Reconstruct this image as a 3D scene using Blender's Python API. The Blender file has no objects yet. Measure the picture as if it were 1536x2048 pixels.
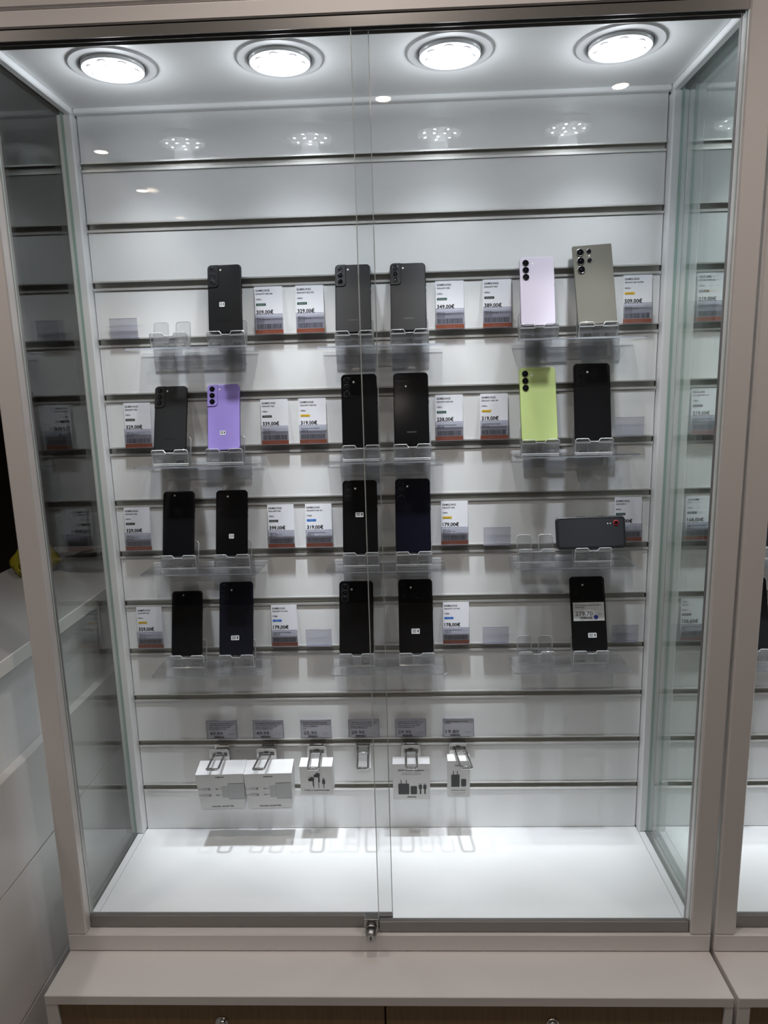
import bpy, math, random
from math import sin, cos, radians, pi
from mathutils import Matrix, Vector

# ------------------------------------------------------------------ camera, world, lights, exposure
SC = bpy.context.scene
COL = SC.collection
random.seed(7)

SC.view_settings.view_transform = 'Standard'
SC.view_settings.look = 'None'
SC.view_settings.gamma = 1.0
SC.view_settings.use_curve_mapping = False
SC.view_settings.exposure = 0.10
SC.cycles.max_bounces = 14
SC.cycles.diffuse_bounces = 5
SC.cycles.glossy_bounces = 6
SC.cycles.transmission_bounces = 10
SC.cycles.transparent_max_bounces = 40
SC.cycles.caustics_reflective = False
SC.cycles.caustics_refractive = False
SC.cycles.sample_clamp_indirect = 4.0
SC.cycles.use_denoising = True

def make_camera():
    cx, cy, cz, ya, pi_, ro, f = 0.0631, -1.532, 0.2808, -0.0349, -0.1889, -0.0268, 1390.0
    F = Vector((sin(ya) * cos(pi_), cos(ya) * cos(pi_), sin(pi_)))
    Rt = Vector((cos(ya), -sin(ya), 0)); U = Rt.cross(F)
    r = Rt * cos(ro) + U * sin(ro); u = U * cos(ro) - Rt * sin(ro)
    cam = bpy.data.cameras.new('camera')
    cam.sensor_fit = 'VERTICAL'; cam.sensor_height = 24.0
    cam.lens = f / 2048.0 * 24.0
    cam.clip_start = 0.02; cam.clip_end = 60
    o = bpy.data.objects.new('camera', cam); COL.objects.link(o)
    M = Matrix((( r.x, u.x, -F.x, cx), (r.y, u.y, -F.y, cy), (r.z, u.z, -F.z, cz), (0, 0, 0, 1)))
    o.matrix_world = M
    SC.camera = o
make_camera()

W = bpy.data.worlds.new('world'); SC.world = W; W.use_nodes = True
W.node_tree.nodes['Background'].inputs[0].default_value = (0.9, 0.85, 0.8, 1)
W.node_tree.nodes['Background'].inputs[1].default_value = 0.05

LED_POWER = 84.0      # W per downlight
LED_TILT = 8.5        # the downlights are swivelled towards the slat wall
# photometric curve of the downlights: share of peak intensity by angle off the beam axis
LED_CURVE = ((0, 1.0), (2, .95), (4, .74), (8, .34), (11, .18), (14, .19), (17, .108), (23, .050), (30, .034), (48, .0032), (60, .0008), (84, .0005), (94, .0080), (180, .0080))
LED_COL = (0.905, 0.95, 1.0)
ROOM_LAMP = 4.8
ROOM_COL = (1.0, 0.89, 0.81)

def lamp(name, kind, loc, power, col, size=0.03, cone=None, blend=1.0, rot=(0, 0, 0)):
    l = bpy.data.lights.new(name, kind); l.energy = power; l.color = col
    if kind == 'SPOT':
        l.shadow_soft_size = size; l.spot_size = radians(cone); l.spot_blend = blend
    elif kind == 'AREA':
        l.shape = 'DISK'; l.size = size
    else:
        l.shadow_soft_size = size
    o = bpy.data.objects.new(name, l); COL.objects.link(o); o.location = loc; o.rotation_euler = rot
    return o

def led_lamp(loc):
    o = lamp('led_beam', 'POINT', loc, LED_POWER, LED_COL, .022)
    l = o.data; l.use_nodes = True; nt = l.node_tree
    em = next(n for n in nt.nodes if n.type == 'EMISSION')
    g = nt.nodes.new('ShaderNodeNewGeometry'); sp = nt.nodes.new('ShaderNodeVectorMath'); sp.operation = 'DOT_PRODUCT'
    sp.inputs[1].default_value = (0, -sin(radians(LED_TILT)), cos(radians(LED_TILT)))
    ac = nt.nodes.new('ShaderNodeMath'); ac.operation = 'ARCCOSINE'
    ng = nt.nodes.new('ShaderNodeMath'); ng.operation = 'MULTIPLY'; ng.inputs[1].default_value = LED_SIGN
    dv = nt.nodes.new('ShaderNodeMath'); dv.operation = 'MULTIPLY'; dv.inputs[1].default_value = 1 / pi
    rp = nt.nodes.new('ShaderNodeFloatCurve')
    nt.links.new(g.outputs['Incoming'], sp.inputs[0]); nt.links.new(sp.outputs['Value'], ng.inputs[0]); nt.links.new(ng.outputs[0], ac.inputs[0])
    nt.links.new(ac.outputs[0], dv.inputs[0])
    c = rp.mapping.curves[0]
    c.points[0].location = (0, 1); c.points[1].location = (1, LED_CURVE[-1][1])
    for a, v in LED_CURVE[1:-1]: c.points.new(a / 180, v)
    for p in c.points: p.handle_type = 'VECTOR'
    rp.mapping.update()
    nt.links.new(dv.outputs[0], rp.inputs['Value']); nt.links.new(rp.outputs[0], em.inputs['Strength'])
    return o
LED_SIGN = -1.0

ROOM_AND_FILL_LAMPS = [(-1.32, -2.56, 1.345), (0.0, -2.10, 1.345), (0.90, -2.07, 1.345), (-1.38, -3.23, 1.345), (1.9, -2.3, 1.345), (2.7, -3.2, 1.345),
              (-1.05, -.85, 1.345), (0.0, -.85, 1.345), (1.10, -.85, 1.345)]  # lamp row added over the counters to brighten them; none is seen there

# ------------------------------------------------------------------ materials
MATS = {}
def P(name, col, rough=0.4, metal=0.0, spec=0.5, coat=0.0, emit=None, estr=0.0, bump=0.0, bscale=60, var=0.0):
    if name in MATS: return MATS[name]
    m = bpy.data.materials.new(name); m.use_nodes = True; nt = m.node_tree; b = nt.nodes['Principled BSDF']
    b.inputs['Base Color'].default_value = (*col, 1); b.inputs['Roughness'].default_value = rough
    b.inputs['Metallic'].default_value = metal; b.inputs['Specular IOR Level'].default_value = spec
    b.inputs['Coat Weight'].default_value = coat
    if coat: b.inputs['Coat Roughness'].default_value = 0.04
    if emit:
        b.inputs['Emission Color'].default_value = (*emit, 1); b.inputs['Emission Strength'].default_value = estr
    if bump or var:
        tc = nt.nodes.new('ShaderNodeTexCoord')
        n = nt.nodes.new('ShaderNodeTexNoise'); n.inputs['Scale'].default_value = bscale; n.inputs['Detail'].default_value = 4
        nt.links.new(tc.outputs['Object'], n.inputs['Vector'])
        if bump:
            bp = nt.nodes.new('ShaderNodeBump'); bp.inputs['Strength'].default_value = bump; bp.inputs['Distance'].default_value = 0.002
            nt.links.new(n.outputs['Fac'], bp.inputs['Height']); nt.links.new(bp.outputs['Normal'], b.inputs['Normal'])
        if var:
            mx = nt.nodes.new('ShaderNodeMix'); mx.data_type = 'RGBA'
            mx.inputs[6].default_value = (*[c * (1 - var) for c in col], 1); mx.inputs[7].default_value = (*[min(1, c * (1 + var)) for c in col], 1)
            nt.links.new(n.outputs['Fac'], mx.inputs[0]); nt.links.new(mx.outputs[2], b.inputs['Base Color'])
    MATS[name] = m; return m

def sheet(name, tint, f0=0.04, refr=0.0, ior=1.49, solid=0.0, solid_col=(1, 1, 1), rough=0.0):
    """Thin clear sheet: light passes straight through, Schlick reflection on top, optional refracting and milky shares."""
    if name in MATS: return MATS[name]
    m = bpy.data.materials.new(name); m.use_nodes = True; nt = m.node_tree; nt.nodes.clear()
    N = nt.nodes.new; L = nt.links.new
    out = N('ShaderNodeOutputMaterial')
    tr = N('ShaderNodeBsdfTransparent'); tr.inputs[0].default_value = (*tint, 1)
    cur = tr.outputs[0]
    if refr > 0:
        g = N('ShaderNodeBsdfGlass'); g.inputs['Color'].default_value = (*tint, 1); g.inputs['Roughness'].default_value = rough; g.inputs['IOR'].default_value = ior
        mx = N('ShaderNodeMixShader'); mx.inputs[0].default_value = refr; L(cur, mx.inputs[1]); L(g.outputs[0], mx.inputs[2]); cur = mx.outputs[0]
    if solid > 0:
        d = N('ShaderNodeBsdfDiffuse'); d.inputs[0].default_value = (*solid_col, 1)
        tl = N('ShaderNodeBsdfTranslucent'); tl.inputs[0].default_value = (*solid_col, 1)
        md = N('ShaderNodeMixShader'); md.inputs[0].default_value = 0.5; L(d.outputs[0], md.inputs[1]); L(tl.outputs[0], md.inputs[2])
        mx = N('ShaderNodeMixShader'); mx.inputs[0].default_value = solid; L(cur, mx.inputs[1]); L(md.outputs[0], mx.inputs[2]); cur = mx.outputs[0]
    gl = N('ShaderNodeBsdfGlossy'); gl.inputs['Roughness'].default_value = rough; gl.inputs[0].default_value = (1, 1, 1, 1)
    lw = N('ShaderNodeLayerWeight'); lw.inputs[0].default_value = 0.5
    pw = N('ShaderNodeMath'); pw.operation = 'POWER'; L(lw.outputs['Facing'], pw.inputs[0]); pw.inputs[1].default_value = 5.0
    ml = N('ShaderNodeMath'); ml.operation = 'MULTIPLY_ADD'; L(pw.outputs[0], ml.inputs[0]); ml.inputs[1].default_value = 1 - f0; ml.inputs[2].default_value = f0
    mg = N('ShaderNodeMixShader'); L(ml.outputs[0], mg.inputs[0]); L(cur, mg.inputs[1]); L(gl.outputs[0], mg.inputs[2])
    L(mg.outputs[0], out.inputs[0])
    MATS[name] = m; return m

def wood(name, c1, c2):
    m = bpy.data.materials.new(name); m.use_nodes = True; nt = m.node_tree; b = nt.nodes['Principled BSDF']
    tc = nt.nodes.new('ShaderNodeTexCoord'); mp = nt.nodes.new('ShaderNodeMapping'); mp.inputs['Scale'].default_value = (60, 60, 3)
    n = nt.nodes.new('ShaderNodeTexNoise'); n.inputs['Scale'].default_value = 3; n.inputs['Detail'].default_value = 6
    r = nt.nodes.new('ShaderNodeValToRGB'); r.color_ramp.elements[0].position = .3; r.color_ramp.elements[1].position = .7
    r.color_ramp.elements[0].color = (*c1, 1); r.color_ramp.elements[1].color = (*c2, 1)
    nt.links.new(tc.outputs['Object'], mp.inputs[0]); nt.links.new(mp.outputs[0], n.inputs['Vector'])
    nt.links.new(n.outputs['Fac'], r.inputs[0]); nt.links.new(r.outputs[0], b.inputs['Base Color'])
    b.inputs['Roughness'].default_value = .45
    MATS[name] = m; return m

M_LACQ = P('white_lacquer', (.80, .775, .765), .22, var=.015, bscale=4)
M_SLAT = P('white_slat_laminate', (.89, .90, .905), .035, spec=.5, var=.012, bscale=3)
M_PANEL = P('white_panel', (.88, .885, .89), .35, var=.01, bscale=3)
M_POST = P('white_profile', (.86, .87, .88), .25)
M_SEAM = P('dark_seam', (.06, .06, .06), .7)
M_ALU = P('brushed_aluminium', (.86, .855, .83), .38, .65, bump=.05, bscale=200)
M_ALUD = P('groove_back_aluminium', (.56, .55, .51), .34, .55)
M_TRACK = P('anodised_track', (.30, .29, .28), .35, .6)
M_CHROME = P('chrome', (.75, .75, .75), .08, 1.0)
M_STEEL = P('satin_steel', (.42, .42, .41), .28, 1.0)
M_BLACK = P('black_plastic', (.012, .012, .012), .4)
M_RING = P('downlight_ring_enamel', (.55, .55, .56), .65)
M_LENS = P('led_diffuser', (.9, .9, .9), .3, emit=(.93, .96, 1), estr=1.7)
M_DOT = P('led_chip', (1, 1, 1), .3, emit=(.9, .95, 1), estr=60)
M_LAMP = P('room_lamp_glow', (1, .9, .8), .4, emit=(1, .80, .62), estr=30)
M_GLASS_S = sheet('side_glass', (.962, .985, .975), .045)
M_GLASS_D = sheet('door_glass', (.985, .992, .99), .035)
M_GEDGE = P('green_glass_edge', (.36, .52, .46), .15)
M_DEDGE = P('polished_door_glass_edge', (.62, .70, .66), .2)
M_EDGEW = sheet('lit_white_ground_edge', (.95, .97, .96), .2, solid=.8, solid_col=(.97, 1.0, .985), rough=.1)  # white body stands in for light carried to the ground pane edges
M_ACR = sheet('clear_acrylic_shelf', (.970, .973, .985), .08, refr=.06, solid=.012, rough=.01)
M_ACRE = sheet('acrylic_edge', (.9, .92, .97), .25, refr=.2, solid=.55, solid_col=(.80, .84, .93), rough=.05)  # pale blue-white colour stands in for light glowing out of shelf edges
M_STAND = sheet('clear_acrylic_stand', (.975, .978, .985), .10, refr=.24, solid=.04, rough=.015)
M_STANDE = sheet('acrylic_stand_edge', (.95, .97, .99), .3, refr=.3, solid=.94, solid_col=(.99, .995, 1.0), rough=.06)  # near-white colour stands in for the glow of polished stand edges
M_HOLD = sheet('ticket_pocket_film', (.925, .925, .948), .04, solid=.055, solid_col=(.62, .63, .70))
M_CARD = P('card_paper', (.80, .81, .86), .45, var=.01)
M_CARDG = P('card_paper_grey_print', (.66, .67, .72), .45)
M_INK = P('black_ink', (.012, .012, .015), .5)
M_ORANGE = P('orange_print', (.60, .12, .015), .45)
M_PALE = P('pale_orange_ink', (.75, .35, .22), .5)
M_BADGE = {'green': P('green_print', (.008, .065, .045), .5), 'black': P('black_print', (.022, .03, .028), .5), 'yellow': P('yellow_print', (.75, .48, .03), .5), 'blue': P('blue_print', (.02, .15, .55), .5)}
M_BTXT = P('pale_badge_ink', (.62, .66, .64), .5)
M_STICK = P('white_sticker_paper', (.78, .79, .80), .5)
M_LBL = sheet('label_sleeve', (.62, .62, .68), .05, solid=.55, solid_col=(.42, .42, .50))
M_BOXW = P('white_carton', (.80, .80, .80), .35, var=.01)
M_BGREY = P('pale_grey_print', (.55, .56, .57), .45)
M_BGREY2 = P('mid_grey_print', (.30, .30, .33), .45)
M_DGREY = P('charcoal_print', (.035, .037, .042), .45)
M_WOOD = wood('brown_veneer', (.19, .12, .055), (.25, .165, .078))
M_WALLD = P('dark_room_paint', (.05, .045, .042), .8)
M_WALLM = P('room_ceiling_paint', (.62, .60, .58), .8)
M_FLOORR = P('pale_floor_tile', (.36, .34, .32), .5, var=.2, bscale=8)
M_LENSG = P('camera_lens_glass', (.002, .002, .003), .05, spec=.5)
M_LENSR = P('dark_lens_ring', (.10, .10, .105), .2, .9)
M_LENSS = P('silver_lens_ring', (.55, .54, .50), .18, 1.0)
M_FLASH = P('flash_window', (.85, .83, .78), .25)
M_RED = P('red_lens_ring', (.45, .02, .03), .3, .3)
M_YEL = P('yellow_plastic_film', (.34, .29, .02), .35, coat=.3)
M_DARKT = P('dark_grey_plastic', (.05, .055, .06), .45)
M_BLUE = P('blue_dot_sticker', (.03, .04, .30), .5)

# ------------------------------------------------------------------ mesh helpers
class MB:
    def __init__(s): s.v = []; s.f = []; s.m = []; s.sm = []
    def add(s, vs, fs, mi=0, smooth=False, mat=None):
        k = len(s.v)
        s.v += [tuple(mat @ Vector(v)) if mat else tuple(v) for v in vs]
        s.f += [tuple(i + k for i in f) for f in fs]
        s.m += (list(mi) if isinstance(mi, (list, tuple)) else [mi] * len(fs)); s.sm += [smooth] * len(fs)
        return s
    def box(s, x0, x1, y0, y1, z0, z1, mi=0, mat=None):
        vs = [(x, y, z) for x in (x0, x1) for y in (y0, y1) for z in (z0, z1)]
        return s.add(vs, [(0, 1, 3, 2), (4, 6, 7, 5), (0, 4, 5, 1), (2, 3, 7, 6), (0, 2, 6, 4), (1, 5, 7, 3)], mi, mat=mat)
    def bbox(s, x0, x1, y0, y1, z0, z1, b=.0015, mi=0, mat=None):
        """box with chamfered edges"""
        vs = []; idx = {}
        X = (x0, x1); Y = (y0, y1); Z = (z0, z1); sg = (1, -1)
        for i in (0, 1):
            for j in (0, 1):
                for k in (0, 1):
                    x, y, z = X[i], Y[j], Z[k]; dx, dy, dz = sg[i] * b, sg[j] * b, sg[k] * b
                    for a, p in enumerate(((x, y + dy, z + dz), (x + dx, y, z + dz), (x + dx, y + dy, z))):
                        idx[i, j, k, a] = len(vs); vs.append(p)
        fs = []
        for i in (0, 1): fs.append([idx[i, 0, 0, 0], idx[i, 0, 1, 0], idx[i, 1, 1, 0], idx[i, 1, 0, 0]][::(1 if i == 0 else -1)])
        for j in (0, 1): fs.append([idx[0, j, 0, 1], idx[1, j, 0, 1], idx[1, j, 1, 1], idx[0, j, 1, 1]][::(1 if j == 0 else -1)])
        for k in (0, 1): fs.append([idx[0, 0, k, 2], idx[0, 1, k, 2], idx[1, 1, k, 2], idx[1, 0, k, 2]][::(1 if k == 0 else -1)])
        for j in (0, 1):
            for k in (0, 1): fs.append([idx[0, j, k, 1], idx[1, j, k, 1], idx[1, j, k, 2], idx[0, j, k, 2]])
        for i in (0, 1):
            for k in (0, 1): fs.append([idx[i, 0, k, 0], idx[i, 1, k, 0], idx[i, 1, k, 2], idx[i, 0, k, 2]])
        for i in (0, 1):
            for j in (0, 1): fs.append([idx[i, j, 0, 0], idx[i, j, 1, 0], idx[i, j, 1, 1], idx[i, j, 0, 1]])
        for i in (0, 1):
            for j in (0, 1):
                for k in (0, 1): fs.append([idx[i, j, k, 0], idx[i, j, k, 1], idx[i, j, k, 2]])
        return s.add(vs, fs, mi, mat=mat)
    def prism(s, pts, y0, y1, mi=0, side=None, mat=None, smooth=False):
        """outline pts (x,z) extruded from y0 (front) to y1 (back)"""
        n = len(pts); vs = [(x, y0, z) for x, z in pts] + [(x, y1, z) for x, z in pts]
        fs = [tuple(range(n)), tuple(range(2 * n - 1, n - 1, -1))] + [(i, i + n, (i + 1) % n + n, (i + 1) % n) for i in range(n)]
        sd = mi if side is None else side
        return s.add(vs, fs, [mi, mi] + [sd] * n, smooth, mat)
    def loops(s, loops, mi=0, cap0=True, cap1=True, smooth=True, mat=None):
        n = len(loops[0]); vs = [p for l in loops for p in l]; fs = []
        for a in range(len(loops) - 1):
            for i in range(n): fs.append((a * n + i, a * n + (i + 1) % n, (a + 1) * n + (i + 1) % n, (a + 1) * n + i))
        s.add(vs, fs, mi, smooth, mat); k = len(s.v) - len(vs)
        if cap0: s.f.append(tuple(k + i for i in range(n - 1, -1, -1))); s.m.append(mi); s.sm.append(False)
        if cap1: s.f.append(tuple(k + (len(loops) - 1) * n + i for i in range(n))); s.m.append(mi); s.sm.append(False)
        return s
    def cyl(s, c, r, y0, y1, n=24, mi=0, axis='y', mat=None, r1=None):
        r1 = r if r1 is None else r1; L = []
        for t, rr in ((y0, r), (y1, r1)):
            l = []
            for i in range(n):
                a = 2 * pi * i / n
                u, v = rr * cos(a), rr * sin(a)
                l.append({'y': (c[0] + u, t, c[1] + v), 'z': (c[0] + u, c[1] + v, t), 'x': (t, c[0] + u, c[1] + v)}[axis])
            L.append(l)
        return s.loops(L, mi, mat=mat)
    def tube(s, path, r, n=8, mi=0, mat=None, closed=False):
        path = [Vector(p) for p in path]; L = []; N = len(path); ref = None
        for i, p in enumerate(path):
            d = (path[(i + 1) % N] - path[i - 1]) if closed else (path[min(i + 1, N - 1)] - path[max(i - 1, 0)])
            d.normalize()
            if ref is None: ref = d.orthogonal().normalized()
            ref = (ref - d * ref.dot(d)).normalized(); b = d.cross(ref)
            L.append([tuple(p + ref * (r * cos(2 * pi * k / n)) + b * (r * sin(2 * pi * k / n))) for k in range(n)])
        if closed: L.append(L[0])
        return s.loops(L, mi, not closed, not closed, mat=mat)
    def quad(s, x0, x1, y, z0, z1, mi=0, mat=None):
        return s.add([(x0, y, z0), (x1, y, z0), (x1, y, z1), (x0, y, z1)], [(0, 1, 2, 3)], mi, mat=mat)
    def build(s, name, mats, parent=None, loc=None, rot=None):
        me = bpy.data.meshes.new(name); me.from_pydata(s.v, [], s.f)
        if not isinstance(mats, (list, tuple)): mats = [mats]
        for m in mats: me.materials.append(m)
        for p, mi, sm in zip(me.polygons, s.m, s.sm): p.material_index = mi; p.use_smooth = sm
        me.validate(); me.update()
        o = bpy.data.objects.new(name, me); COL.objects.link(o)
        if parent: o.parent = parent
        if loc: o.location = loc
        if rot: o.rotation_euler = rot
        return o

def rrect(w, h, r, n=6, cx=0, cz=0):
    """rounded rectangle outline centred on cx,cz (counter-clockwise seen from -y)"""
    p = []
    for sx, sz, a0 in ((1, 1, 0), (-1, 1, 90), (-1, -1, 180), (1, -1, 270)):
        for i in range(n + 1):
            a = radians(a0 + 90 * i / n)
            p.append((cx + sx * (w / 2 - r) + r * cos(a), cz + sz * (h / 2 - r) + r * sin(a)))
    return p

def tag(o, label=None, cat=None, group=None, kind=None):
    if label: o['label'] = label
    if cat: o['category'] = cat
    if group: o['group'] = group
    if kind: o['kind'] = kind
    return o

def empty(name, loc=(0, 0, 0), rot=(0, 0, 0)):
    o = bpy.data.objects.new(name, None); COL.objects.link(o); o.location = loc; o.rotation_euler = rot
    o.empty_display_size = .02
    return o

def copy_tree(o, parent=None):
    c = o.copy(); COL.objects.link(c)
    if parent: c.parent = parent
    for ch in [x for x in ALLCH(o)]: copy_tree(ch, c)
    return c
def ALLCH(o): return [x for x in COL.objects if x.parent == o]

_TC = {}
def text_geo(txt, bold):
    k = (txt, bold)
    if k in _TC: return _TC[k]
    cu = bpy.data.curves.new('t', 'FONT'); cu.body = txt; cu.size = 1.0; cu.resolution_u = 2
    if bold: cu.offset = bold
    ob = bpy.data.objects.new('t', cu); me = ob.to_mesh()
    vs = [tuple(v.co) for v in me.vertices]; fs = [tuple(p.vertices) for p in me.polygons]
    ob.to_mesh_clear(); bpy.data.objects.remove(ob); bpy.data.curves.remove(cu)
    xs = [v[0] for v in vs]; 
    _TC[k] = (vs, fs, min(xs), max(xs)); return _TC[k]
def text(mb, txt, x, z, h, y, width=None, mi=0, bold=.015, align='l', mat=None):
    """lettering: baseline at z, capital height h, left edge x, optional exact width"""
    vs, fs, a, b = text_geo(txt, bold)
    sz = h / .70; sx = sz if width is None else width / (b - a)
    off = x if align == 'l' else x - sx * (b - a) / 2
    mb.add([(off + (v[0] - a) * sx, y, z + v[1] * sz) for v in vs], fs, mi, mat=mat)

def barcode(mb, x0, x1, z0, z1, y, n=34, seed=1, mi=0):
    r = random.Random(seed); x = x0; u = (x1 - x0) / n / 1.9
    while x < x1 - u:
        w = u * r.choice((.8, 1.0, 1.5)); mb.quad(x, min(x + w, x1), y, z0, z1, mi); x += w + u * r.choice((.5, .8, 1.1))

# ------------------------------------------------------------------ the room
def structure(name, mb, mat):
    o = mb.build(name, mat); o['kind'] = 'structure'; return o
RX0, RX1, RY0, RY1, RZ0, RZ1 = -2.6, 3.4, -4.2, 1.6, -1.39, 1.35
structure('floor', MB().box(RX0, RX1, RY0, RY1, RZ0 - .05, RZ0), M_FLOORR)
structure('ceiling', MB().box(RX0, RX1, RY0, RY1, RZ1, RZ1 + .05), M_WALLM)
structure('wall_left', MB().box(RX0 - .05, RX0, RY0, RY1, RZ0, RZ1), M_WALLD)
structure('wall_right', MB().box(RX1, RX1 + .05, RY0, RY1, RZ0, RZ1), M_WALLD)
structure('wall_back', MB().box(RX0, RX1, RY1, RY1 + .05, RZ0, RZ1), M_WALLD)
M_WALLP = P('shop_wall', (.13, .12, .115), .8)
structure('wall_front', MB().box(RX0, RX1, RY0 - .05, RY0, RZ0, RZ1), M_WALLP)
for i, (x, y, z) in enumerate(ROOM_AND_FILL_LAMPS):
    t = tag(empty('ceiling_or_fill_spotlight', (x, y, RZ1)), 'small round warm ceiling spotlight glowing above the shop floor', 'light', 'warm ceiling spotlights of the shop')
    n = 24; ring = MB()
    for a, b, z0, z1 in ((.030, .042, -.004, -.004),):
        L = [[(r * cos(2 * pi * k / n), r * sin(2 * pi * k / n), zz) for k in range(n)] for r, zz in ((.030, -.003), (.032, -.006), (.040, -.005), (.042, 0))]
        ring.loops(L, 0, False, False)
    ring.build('trim_ring', M_RING, t)
    MB().cyl((0, 0), .030, -.0035, -.001, axis='z').build('bulb', M_LAMP, t)
    lamp('spot_lamp', 'SPOT', (x, y, RZ1 - .03), ROOM_LAMP if y < -1 else 17.5, ROOM_COL, .03, 140, .8)

# ------------------------------------------------------------------ display cabinets
HW = .60; ZF = -.8025; ZC = .836; YF = -.355; PITCH = .118; Z1 = .7211
zn = lambda n: Z1 - PITCH * n
LIGHT_X = (-.4405, -.1446, .1519, .4443)

def cabinet(dx, label):
    c = tag(empty('display_cabinet', (dx, 0, ZF)), label, 'display cabinet')
    def B(mb, name, mat, par=c):
        o = mb.build(name, mat, par)
        if par is c: o.location = (0, 0, -ZF)
        return o
    # slat wall: boards between grooves, one mesh
    mb = MB(); zt = ZC
    for n in range(14):
        top = zt if n == 0 else zn(n - 1) - .0025
        bot = zn(n) + .0150 if n < 13 else ZF
        mb.bbox(-HW + .0008, HW - .0008, 0, .016, bot, top, .0008)
    B(mb, 'slat_panel', M_SLAT)
    B(MB().box(-.6328, .6328, .0165, .024, ZF - .02, ZC + .02), 'rear_panel', M_POST)
    for n in range(13):
        z = zn(n); mb = MB()
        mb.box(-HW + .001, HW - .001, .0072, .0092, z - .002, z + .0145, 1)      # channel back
        mb.box(-HW + .001, HW - .001, -.0015, .0125, z - .0025, z - .0005, 0)     # lower flange
        mb.box(-HW + .001, HW - .001, -.0022, -.0004, z - .0035, z + .0012, 0)      # lower lip
        mb.box(-HW + .001, HW - .001, -.0015, .0125, z + .0135, z + .0150, 0)     # upper flange
        mb.box(-HW + .001, HW - .001, -.0022, -.0004, z + .0130, z + .0160, 0)
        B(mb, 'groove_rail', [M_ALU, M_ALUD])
    # floor and ceiling boards
    B(MB().box(-HW, HW, YF + .010, -.0005, ZF - .016, ZF), 'floor_board', M_PANEL)
    B(MB().box(-HW, HW, YF + .010, -.0005, ZC, ZC + .014), 'ceiling_board', M_PANEL)
    mb = MB(); mb.bbox(-HW, HW, -.016, -.0005, ZC - .011, ZC - .0002, .002)
    B(mb, 'ceiling_trim', M_POST)
    for s in (-1, 1):
        pa, pb = (HW + .001, HW + .0325) if s > 0 else (-HW - .0325, -HW - .001)
        B(MB().bbox(pa, pb, -.022, .016, ZF + .001, ZC - .012, .003), 'rear_post', M_POST)
        a, b = (HW + .001, HW + .0165) if s > 0 else (-HW - .0165, -HW - .001)
        mb = MB().bbox(a, b, YF + .03, -.0005, ZF - .018, ZF + .001, .001); B(mb, 'side_rail', M_POST)
        mb = MB().bbox(a, b, YF + .03, -.0005, ZC - .012, ZC + .012, .002); B(mb, 'side_rail', M_POST)
        ga, gb = (HW + .0172, HW + .0232) if s > 0 else (-HW - .0232, -HW - .0172)
        mb = MB(); mb.box(ga, gb, YF + .026, -.0225, ZF - .014, ZC + .01); mb.m = [0, 0, 1, 1, 1, 1]
        B(mb, 'side_glass', [M_GLASS_S, M_GEDGE])
        pa, pb = (.590, .6295) if s > 0 else (-.6295, -.590)
        mb = MB().bbox(pa, pb, YF, YF + .028, -.785, .828, .0025); B(mb, 'front_post', M_LACQ)
        ia, ib = (.5905, .598) if s > 0 else (-.598, -.5905)
        mb = MB().box(ia, ib, YF + .0285, YF + .036, -.785, .828); B(mb, 'door_gasket', M_TRACK)
    B(MB().bbox(-.6295, .6295, YF, YF + .040, -.823, -.785, .0025), 'bottom_rail', M_LACQ)
    B(MB().bbox(-.6295, .6295, YF, YF + .040, .828, .8525, .002), 'top_rail', M_LACQ)
    B(MB().bbox(-.6295, .6295, YF - .001, .02, .8545, 1.02, .003), 'fascia', M_LACQ)
    mb = MB()
    for y0, y1 in ((YF + .003, YF + .005), (YF + .0165, YF + .018), (YF + .0295, YF + .031)): mb.box(-.5895, .5895, y0, y1, .811, .8275)
    mb.box(-.5895, .5895, YF + .003, YF + .031, .8262, .828)
    B(mb, 'upper_track', M_TRACK)
    # sliding doors: right one in front, left one behind
    for nm, x0, x1, yc, zb in (('r', -.0105, .5885, YF + .011, -.7605), ('l', -.5885, .0175, YF + .0235, -.7575)):
        g = MB(); g.box(x0, x1, yc - .002, yc + .002, zb - .004, .822); g.m = [1, 1, 0, 0, 1, 1]
        d = B(g, 'sliding_door', [M_GLASS_D, M_DEDGE])
        d['label'] = 'front right glass door' if nm == 'r' else 'rear left glass door'
        ex = x0 if nm == 'r' else x1 - .0013
        MB().box(ex - .0001, ex + .0014, yc - .0023, yc + .0023, zb, .812).build('lit_ground_edge', M_EDGEW, d)  # white strip puts the bright line of the pane edge into colour
        xa = x0 + (.001 if nm == 'r' else 0)
        pr = MB().bbox(xa, x1, yc - .0055, yc + .0055, -.7845, zb, .0012)
        pr.build('bottom_profile', M_TRACK, d)
        if nm == 'r':
            x = x0 - .014; lk = MB()
            lk.bbox(x - .0135, x + .0135, yc - .010, yc - .0055, -.778, -.752, .0008, 0)
            lk.bbox(x - .0135, x + .0135, yc - .010, yc + .006, -.7545, -.7515, .0008, 0)
            lk.cyl((x, -.772), .0115, yc - .016, yc - .008, 24, 0)
            lk.cyl((x, -.772), .0098, yc - .034, yc - .010, 24, 0)
            lk.cyl((x, -.772), .0082, yc - .0348, yc - .034, 24, 0)
            lk.prism([(x, -.778), (x + .0019, -.772), (x, -.766), (x - .0019, -.772)], yc - .0352, yc - .0345, 1)
            lk.build('lock', [M_STEEL, M_BLACK], d)
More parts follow.
